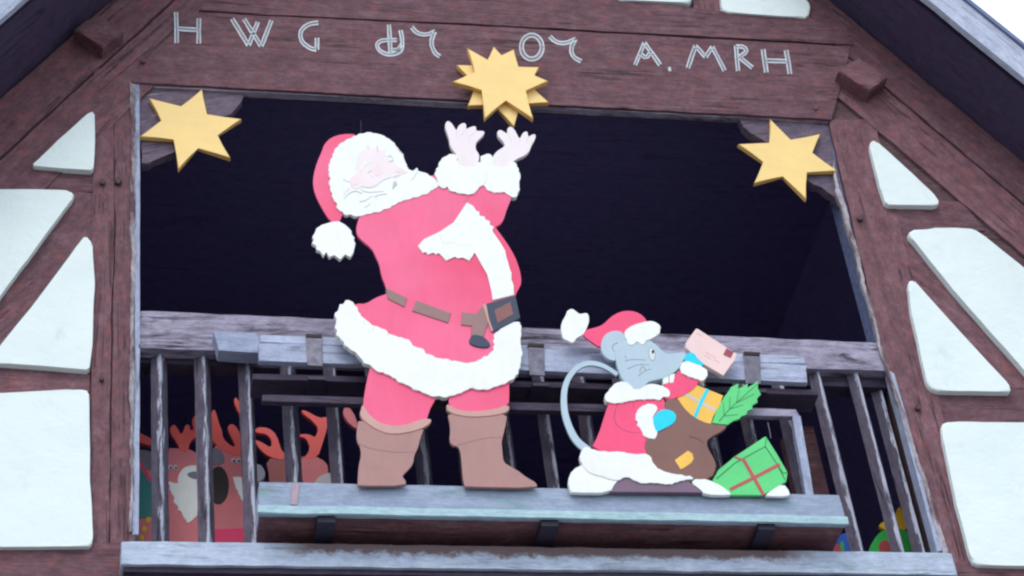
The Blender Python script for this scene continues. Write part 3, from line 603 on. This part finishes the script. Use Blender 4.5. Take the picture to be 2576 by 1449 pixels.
mouse = thing('mouse_cutout', 'small painted wooden grey mouse in red coat holding an envelope beside a brown sack', 'figure', (2.2, CY, zt - .02))
c = Cut(mouse, CY)
c('tail', ribbon(curve_pts(M_((490, 540), (430, 497), (370, 468), (290, 452), (210, 475), (148, 535), (108, 620), (98, 720), (108, 830), (150, 950), (200, 1030), (280, 1090)), 2), 9, 19), 'paint_mouse', 0, sm=0)
c('hat', M_((225, 245), (250, 215), (330, 200), (390, 180), (430, 130), (500, 85), (580, 73), (650, 93), (700, 140), (720, 220), (560, 300), (420, 330), (362, 345), (300, 303)), 'paint_red', 0)
c('pompom', M_((150, 66), (165, 62), (190, 80), (212, 108), (262, 88), (284, 110), (282, 165), (255, 225), (235, 258), (195, 265), (180, 300), (155, 312), (130, 290), (95, 282), (80, 220), (82, 165), (115, 110), (125, 75)), 'paint_white', 1)
gift = c('gift_box', M_((1175, 1310), (1220, 1230), (1330, 1140), (1558, 988), (1566, 990), (1640, 1110), (1722, 1248), (1712, 1315), (1540, 1414), (1310, 1414), (1240, 1345)), 'paint_green', 0, sm=0)
c.line('wire_tie', M_((1578, 885), (1590, 940), (1600, 1000)), 'paint_grey', -3, 1.6, 1.2, gift)
c.line('ribbon', M_((1305, 1372), (1480, 1285), (1665, 1188)), 'paint_ribbon', .3, 8, None, gift, sm=0); c.line('ribbon', M_((1400, 1152), (1470, 1272), (1548, 1412)), 'paint_ribbon', .5, 8, None, gift, sm=0); c.line('ribbon', M_((1340, 1135), (1375, 1150), (1402, 1158)), 'paint_ribbon', .4, 5, None, gift)
for pts in (((1205, 1295), (1340, 1180), (1560, 1060), (1566, 1000)), ((1560, 1060), (1640, 1180), (1705, 1305)), ((1722, 1248), (1690, 1255), (1650, 1195))): c.line('painted_line', M_(*pts), 'paint_dark_green', .2, 1.8, 1.4, gift, sm=0)
c('snow', M_((1560, 1415), (1600, 1380), (1690, 1325), (1740, 1390), (1732, 1424), (1570, 1420)), 'paint_white', .8)
lf = c('leaf', M_((1172, 890), (1192, 838), (1210, 780), (1238, 748), (1262, 700), (1290, 672), (1310, 630), (1366, 603), (1358, 650), (1400, 626), (1432, 602), (1428, 640), (1470, 612), (1508, 583), (1502, 640), (1530, 680), (1496, 712), (1506, 738), (1462, 760), (1468, 790), (1428, 800), (1425, 830), (1385, 838), (1372, 862), (1330, 870), (1285, 904), (1230, 897)), 'paint_green', 0, sm=0)
c.line('leaf_vein', M_((1225, 880), (1300, 790), (1400, 700), (1500, 610)), 'paint_dark_green', 0, 2.2, 1.2, lf)
for a, b_ in (((1300, 790), (1305, 700)), ((1350, 745), (1370, 650)), ((1300, 790), (1400, 760)), ((1350, 745), (1480, 680)), ((1260, 840), (1360, 830)), ((1262, 836), (1255, 740))): c.line('leaf_vein', M_(a, b_), 'paint_dark_green', 0, 1.6, 1.0, lf)
og = c('present', M_((920, 712), (990, 660), (1060, 612), (1255, 690), (1232, 760), (1182, 835), (1162, 912), (1050, 875), (1000, 830)), 'paint_gold', .5, sm=0)
c.line('ribbon', M_((972, 675), (1080, 735), (1200, 800)), 'paint_silver', .6, 6, None, og); c.line('ribbon', M_((1142, 645), (1090, 750), (1045, 858)), 'paint_cyan', .8, 8.5, None, og)
ct = c('coat', M_((430, 735), (600, 690), (800, 690), (840, 740), (860, 900), (760, 1140), (600, 1160), (295, 1080), (350, 980), (400, 820)), 'paint_red', 1)
c.line('painted_line', M_((490, 750), (462, 830), (480, 910), (560, 955), (650, 962)), 'paint_stamp', 1, 1.8, 1.0, ct); c.line('painted_line', M_((600, 722), (608, 785)), 'paint_stamp', 1, 1.8, 1.0, ct)
c('sleeve', M_((930, 500), (1000, 530), (1090, 565), (1065, 620), (985, 680), (880, 722), (820, 715), (850, 670), (820, 610), (900, 575)), 'paint_red', 1.4)
sk = c('sack', M_((820, 725), (925, 705), (960, 770), (1035, 850), (1150, 902), (1285, 903), (1262, 942), (1140, 1000), (1130, 1045), (1152, 1092), (1192, 1150), (1207, 1212), (1172, 1290), (1060, 1300), (900, 1260), (780, 1230), (735, 1160), (685, 1080), (690, 1005), (780, 950), (850, 850)), 'paint_sack', 1.8)
c('patch', M_((902, 1158), (1000, 1088), (1018, 1108), (1035, 1110), (1030, 1128), (1045, 1145), (1030, 1175), (1000, 1192), (975, 1215), (945, 1228)), 'paint_gold', 2.1, sk, sm=0)
c.line('painted_line', M_((1010, 990), (1060, 1000), (1120, 1035)), 'paint_nose', 1.8, 1.8, 1.0, sk)
c('skirt', M_((440, 1390), (450, 1300), (560, 1250), (930, 1270), (1050, 1340), (1110, 1395)), 'paint_skirt', .4, sm=0)
c('snow', M_((1020, 1325), (1060, 1285), (1150, 1298), (1240, 1345), (1315, 1400), (1303, 1414), (1118, 1410), (1095, 1370)), 'paint_white', 1.2)
c('snow', M_((260, 1180), (160, 1228), (128, 1310), (148, 1388), (160, 1394), (440, 1398), (470, 1315), (560, 1262), (420, 1230)), 'paint_white', 1.2)
c('hem_trim', M_((212, 1160), (230, 1085), (262, 1058), (310, 1083), (400, 1102), (500, 1095), (620, 1122), (715, 1108), (742, 1180), (800, 1235), (880, 1255), (1070, 1290), (960, 1302), (860, 1338), (760, 1322), (660, 1330), (560, 1272), (480, 1312), (400, 1282), (280, 1252)), 'paint_white', 2.2)
c('sleeve_cuff', M_((636, 790), (700, 752), (760, 752), (785, 790), (752, 830), (742, 880), (782, 950), (768, 1002), (720, 1004), (680, 982), (658, 930), (630, 905), (642, 880), (615, 862)), 'paint_white', 2.4)
c('mitten', M_((738, 862), (790, 798), (850, 787), (908, 812), (918, 860), (890, 902), (800, 942), (770, 962)), 'paint_cyan', 2.8)
c('ear', M_((378, 280), (410, 240), (460, 220), (510, 223), (548, 255), (580, 320), (552, 390), (490, 436), (440, 440), (388, 402), (366, 350)), 'paint_mouse', .8)
c.line('painted_line', M_((490, 310), (455, 325), (452, 355), (470, 375)), 'paint_belt', .8, 2.4, 1.4)
c('teeth', M_((815, 545), (860, 540), (862, 600), (820, 612)), 'paint_white', 1.6, sm=0); c('teeth', M_((864, 540), (908, 530), (896, 598), (866, 602)), 'paint_white', 1.6, sm=0)
head = c('head', M_((470, 350), (560, 290), (640, 300), (720, 286), (780, 328), (820, 380), (880, 397), (950, 372), (992, 383), (972, 420), (948, 480), (890, 532), (830, 562), (760, 580), (705, 588), (685, 632), (640, 652), (590, 648), (572, 602), (520, 575), (498, 510), (478, 440)), 'paint_mouse', 2)
c('hat_trim', M_((535, 238), (570, 200), (640, 170), (720, 148), (782, 163), (803, 200), (782, 252), (732, 282), (700, 285), (680, 320), (655, 318), (630, 290), (605, 325), (570, 325), (553, 280)), 'paint_white', 2.8)
ey = c('eye', M_(*ell(738, 392, 21, 46, -.15)), 'paint_eye', 2.3, head, sm=0, bevel=0)
c.line('painted_line', M_(*(ell(738, 392, 22, 47, -.15) + ell(738, 392, 22, 47, -.15)[:1])), 'paint_grey', 2.2, 1.3, 1.3, ey, sm=0)
c('pupil', M_(*ell(746, 374, 9, 13)), 'paint_nose', 2.5, ey, sm=0, bevel=0)
for pts in (((545, 440), (600, 430), (700, 435)), ((560, 500), (640, 465), (720, 470)), ((640, 550), (690, 510), (735, 500)), ((650, 520), (665, 475)), ((670, 480), (700, 510)), ((545, 405), (550, 425))): c.line('whisker', M_(*pts), 'paint_grey', 2, 1.8, 1.0, head)
c('collar', M_((388, 705), (430, 650), (470, 600), (530, 588), (568, 600), (600, 648), (660, 645), (700, 610), (760, 608), (840, 630), (876, 670), (862, 708), (820, 692), (800, 722), (740, 716), (600, 722), (500, 748), (420, 742)), 'paint_white', 2.4)
env = c('envelope', M_((982, 312), (1058, 206), (1072, 208), (1354, 388), (1342, 432), (1256, 548), (1110, 462), (985, 345)), 'paint_envelope', 2, sm=0)
c('stamp', M_((1278, 348), (1332, 376), (1308, 422), (1254, 396)), 'paint_stamp', 2.2, env, sm=0, bevel=0)
for pts in (((1060, 240), (1110, 265)), ((1130, 380), (1200, 420)), ((1120, 400), (1170, 430)), ((1190, 430), (1230, 455))): c.line('writing', M_(*pts), 'paint_boot_cuff', 2, 1.6, 1.2, env)
c('fingers', M_((978, 402), (1020, 372), (1058, 392), (1058, 425), (1118, 455), (1105, 480), (1040, 470), (970, 440)), 'paint_cyan', 2.6)
c('cuff', M_((950, 455), (990, 438), (1060, 468), (1143, 500), (1138, 550), (1110, 588), (1050, 567), (990, 548), (942, 517)), 'paint_white', 2.8)

# stars
def star(name, label, px, yf, th, loc_px):
    p = P(loc_px, yf); t = thing(name, label, 'star', (p.x, yf, p.z), 'yellow wooden stars')
    return t
def star_face(t, nm, px, yf, th):
    o = pslab(nm, px, yf, yf + th, 'paint_star', t, bevel=.006, segs=3)
    o.data.materials.append(MATS['paint_star_edge'])
    for p in o.data.polygons:
        if abs(p.normal.y) < .3: p.material_index = 1
    return o
st = star('wooden_star', 'yellow six pointed star in the upper left corner of the opening', None, .04, .03, (480, 320))
star_face(st, 'star_board', S1((1115, 200), (1168, 582), (1692, 632), (1315, 868), (1532, 1200), (1052, 1040), (775, 1362), (724, 920), (213, 888), (552, 665), (347, 328), (818, 472)), -.012, .022)
st = star('wooden_star', 'yellow six pointed star in the upper right corner of the opening', None, .04, .03, (1985, 395))
star_face(st, 'star_board', S3((658, 126), (945, 450), (1388, 338), (1240, 620), (1633, 878), (1165, 888), (1180, 1288), (840, 943), (422, 1060), (577, 750), (190, 488), (660, 490)), -.012, .022)
st = star('wooden_star', 'large double yellow star nailed to the lintel above the lifted hands', None, -.09, .03, (1258, 215))
bs = [(765, 135), (1478, 458), (1635, 1015), (1085, 1392), (355, 1068), (180, 425)]
ctr = (880, 735); bsp = []
for i, p in enumerate(bs):
    q = bs[(i + 1) % 6]; mid = ((p[0] + q[0]) / 2, (p[1] + q[1]) / 2)
    bsp += [p, (ctr[0] + (mid[0] - ctr[0]) * .62, ctr[1] + (mid[1] - ctr[1]) * .62)]
star_face(st, 'rear_star', S2(*bsp), -.038, .022)
star_face(st, 'front_star', S2((352, 160), (690, 380), (1078, 178), (1135, 485), (1622, 678), (1240, 820), (1387, 1275), (950, 962), (623, 1270), (594, 810), (112, 690), (492, 550)), -.064, .022)

# ------------------------------------------------------------------ painted reindeer behind the balusters
zfl = OZ0 - .03
def deer(label, yb, x_px):
    p = P(x_px, yb); t = thing('reindeer_cutout', label, 'reindeer', (p.x, yb, zfl), 'reindeer cutouts behind the balusters')
    return t
def down(pts): return pts
t = deer('painted reindeer with white bearded muzzle behind the second and third balusters', .30, (460, 1250)); c = Cut(t, .30, .016)
c('head', D((320, 560), (400, 572), (470, 560), (560, 600), (580, 700), (590, 1290), (590, 1420), (320, 1420), (318, 900)), 'paint_deer', 0)
c('antler', D((430, 590), (400, 520), (350, 450), (343, 405), (380, 376), (405, 405), (430, 465), (455, 440), (462, 385), (500, 380), (500, 432), (540, 425), (512, 350), (540, 305), (580, 330), (605, 420), (560, 475), (500, 505), (490, 590)), 'paint_antler', .5)
c('muzzle', D((405, 800), (430, 735), (480, 700), (560, 692), (600, 740), (600, 860), (500, 860), (410, 845)), 'paint_white', .6)
c('beard', D((340, 825), (410, 838), (550, 845), (580, 860), (570, 1040), (535, 1110), (490, 1145), (445, 1090), (445, 1060), (410, 1040), (412, 1010), (375, 985), (385, 950), (355, 900)), 'paint_white', .9, sm=0)
c('nose', D((470, 765), (520, 740), (580, 750), (580, 810), (510, 800)), 'paint_grey', 1)
for x in (350, 390): e_ = c('eye', D(*ell(x, 712, 17, 19)), 'paint_silver', .6, sm=0, bevel=0); c('pupil', D(*ell(x + 4, 716, 8, 9)), 'paint_nose', .9, e_, sm=0, bevel=0)
t = deer('painted reindeer with dark oval nose and pink collar behind the third baluster', .36, (590, 1250)); c = Cut(t, .36, .016)
c('head', D((700, 520), (800, 560), (900, 580), (960, 640), (960, 1420), (640, 1420), (640, 900), (680, 640)), 'paint_deer', 0)
c('antler', D((640, 480), (655, 330), (688, 250), (712, 320), (730, 385), (752, 430), (752, 492), (830, 560), (862, 545), (800, 440), (792, 392), (835, 372), (882, 425), (900, 500), (930, 380), (850, 240), (840, 180), (865, 170), (930, 300), (980, 430), (960, 620), (800, 620)), 'paint_antler', .5)
c('ear', D((620, 640), (650, 570), (720, 560), (768, 610), (772, 690), (640, 700)), 'paint_grey', .8)
c('nose', D(*ell(722, 850, 82, 148)), 'paint_nose', 1, sm=0)
c('collar', D((640, 1190), (930, 1180), (950, 1290), (640, 1300)), 'paint_pink', .6, sm=0)
for x in (838, 878): e_ = c('eye', D(*ell(x, 660, 17, 19)), 'paint_silver', .6, sm=0, bevel=0); c('pupil', D(*ell(x + 4, 664, 9, 10)), 'paint_nose', .9, e_, sm=0, bevel=0)
c('beard', D((832, 785), (935, 795), (935, 1000), (895, 950), (875, 900), (850, 850)), 'paint_white', .6, sm=0)
c('muzzle', D((930, 700), (1040, 680), (1085, 740), (1080, 800), (1020, 830), (930, 820)), 'paint_silver', .9)
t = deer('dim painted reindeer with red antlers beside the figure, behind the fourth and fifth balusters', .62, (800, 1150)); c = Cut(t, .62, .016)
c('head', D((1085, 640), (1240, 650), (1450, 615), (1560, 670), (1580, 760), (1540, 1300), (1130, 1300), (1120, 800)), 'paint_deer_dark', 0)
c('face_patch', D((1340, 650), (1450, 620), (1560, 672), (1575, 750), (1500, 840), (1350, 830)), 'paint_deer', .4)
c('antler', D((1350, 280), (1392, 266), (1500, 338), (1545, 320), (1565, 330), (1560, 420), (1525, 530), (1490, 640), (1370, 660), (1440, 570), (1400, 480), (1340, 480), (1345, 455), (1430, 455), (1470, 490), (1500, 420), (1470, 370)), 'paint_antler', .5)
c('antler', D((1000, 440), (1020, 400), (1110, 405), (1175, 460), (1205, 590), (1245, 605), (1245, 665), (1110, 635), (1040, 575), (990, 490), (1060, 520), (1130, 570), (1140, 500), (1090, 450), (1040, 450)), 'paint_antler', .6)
c('antler', D((1680, 260), (1730, 240), (1790, 330), (1800, 420), (1760, 400), (1700, 340)), 'paint_deer', .6)
c('muzzle', D((1460, 830), (1500, 780), (1590, 745), (1640, 800), (1600, 870), (1470, 880)), 'paint_silver', .8)
t = deer('painted reindeer with teal scarf and yellow bells at the left jamb', .33, (375, 1250)); c = Cut(t, .33, .016)
c('head', D((40, 600), (120, 580), (230, 600), (240, 720), (240, 1420), (40, 1420)), 'paint_deer', 0)
c('hair', D((40, 590), (150, 570), (240, 610), (230, 730), (150, 740), (40, 640)), 'paint_grey', .4)
c('antler', D((60, 430), (110, 445), (210, 490), (240, 550), (210, 548), (120, 525), (50, 500)), 'paint_antler', .5)
c('scarf', D((40, 660), (110, 660), (170, 760), (225, 830), (230, 1080), (150, 1110), (40, 1100)), 'paint_teal', .7)
c.line('scarf_edge', D((95, 650), (150, 740), (200, 820)), 'paint_pink', .8, 8)
for x, y in ((178, 1118), (150, 1190), (130, 1255)): c('bell', D(*ell(x, y, 18, 24)), 'paint_yellow', .9, sm=0)

# painted toys at the foot of the right balusters
t = thing('toy_cutout', 'green painted toy with red disc and yellow top behind the rightmost balusters', 'toy', (P((2250, 1380), .3).x, .3, zfl), 'painted toys'); c = Cut(t, .30, .016)
c('body', Q8((745, 1300), (790, 1180), (870, 1095), (1000, 1080), (1085, 1140), (1115, 1270), (1120, 1420), (740, 1420)), 'paint_toy_green', 0)
c('disc', Q8(*ell(885, 1228, 50, 52)), 'paint_ribbon', .6, sm=0)
c('top', Q8((830, 1080), (860, 1040), (960, 1000), (985, 920), (1060, 925), (1065, 1100), (940, 1120)), 'paint_yellow', -.6)
t = thing('toy_cutout', 'blue painted toy with red disc behind the right end of the trough', 'toy', (P((2120, 1380), .3).x, .32, zfl), 'painted toys'); c = Cut(t, .32, .016)
c('body', Q8((480, 1180), (590, 1110), (650, 1160), (680, 1300), (680, 1420), (470, 1420)), 'paint_blue', 0)
c('band', Q8((540, 1190), (575, 1180), (580, 1300), (545, 1300)), 'paint_toy_green', .5)
c('disc', Q8(*ell(520, 1250, 38, 45)), 'paint_ribbon', .8, sm=0)
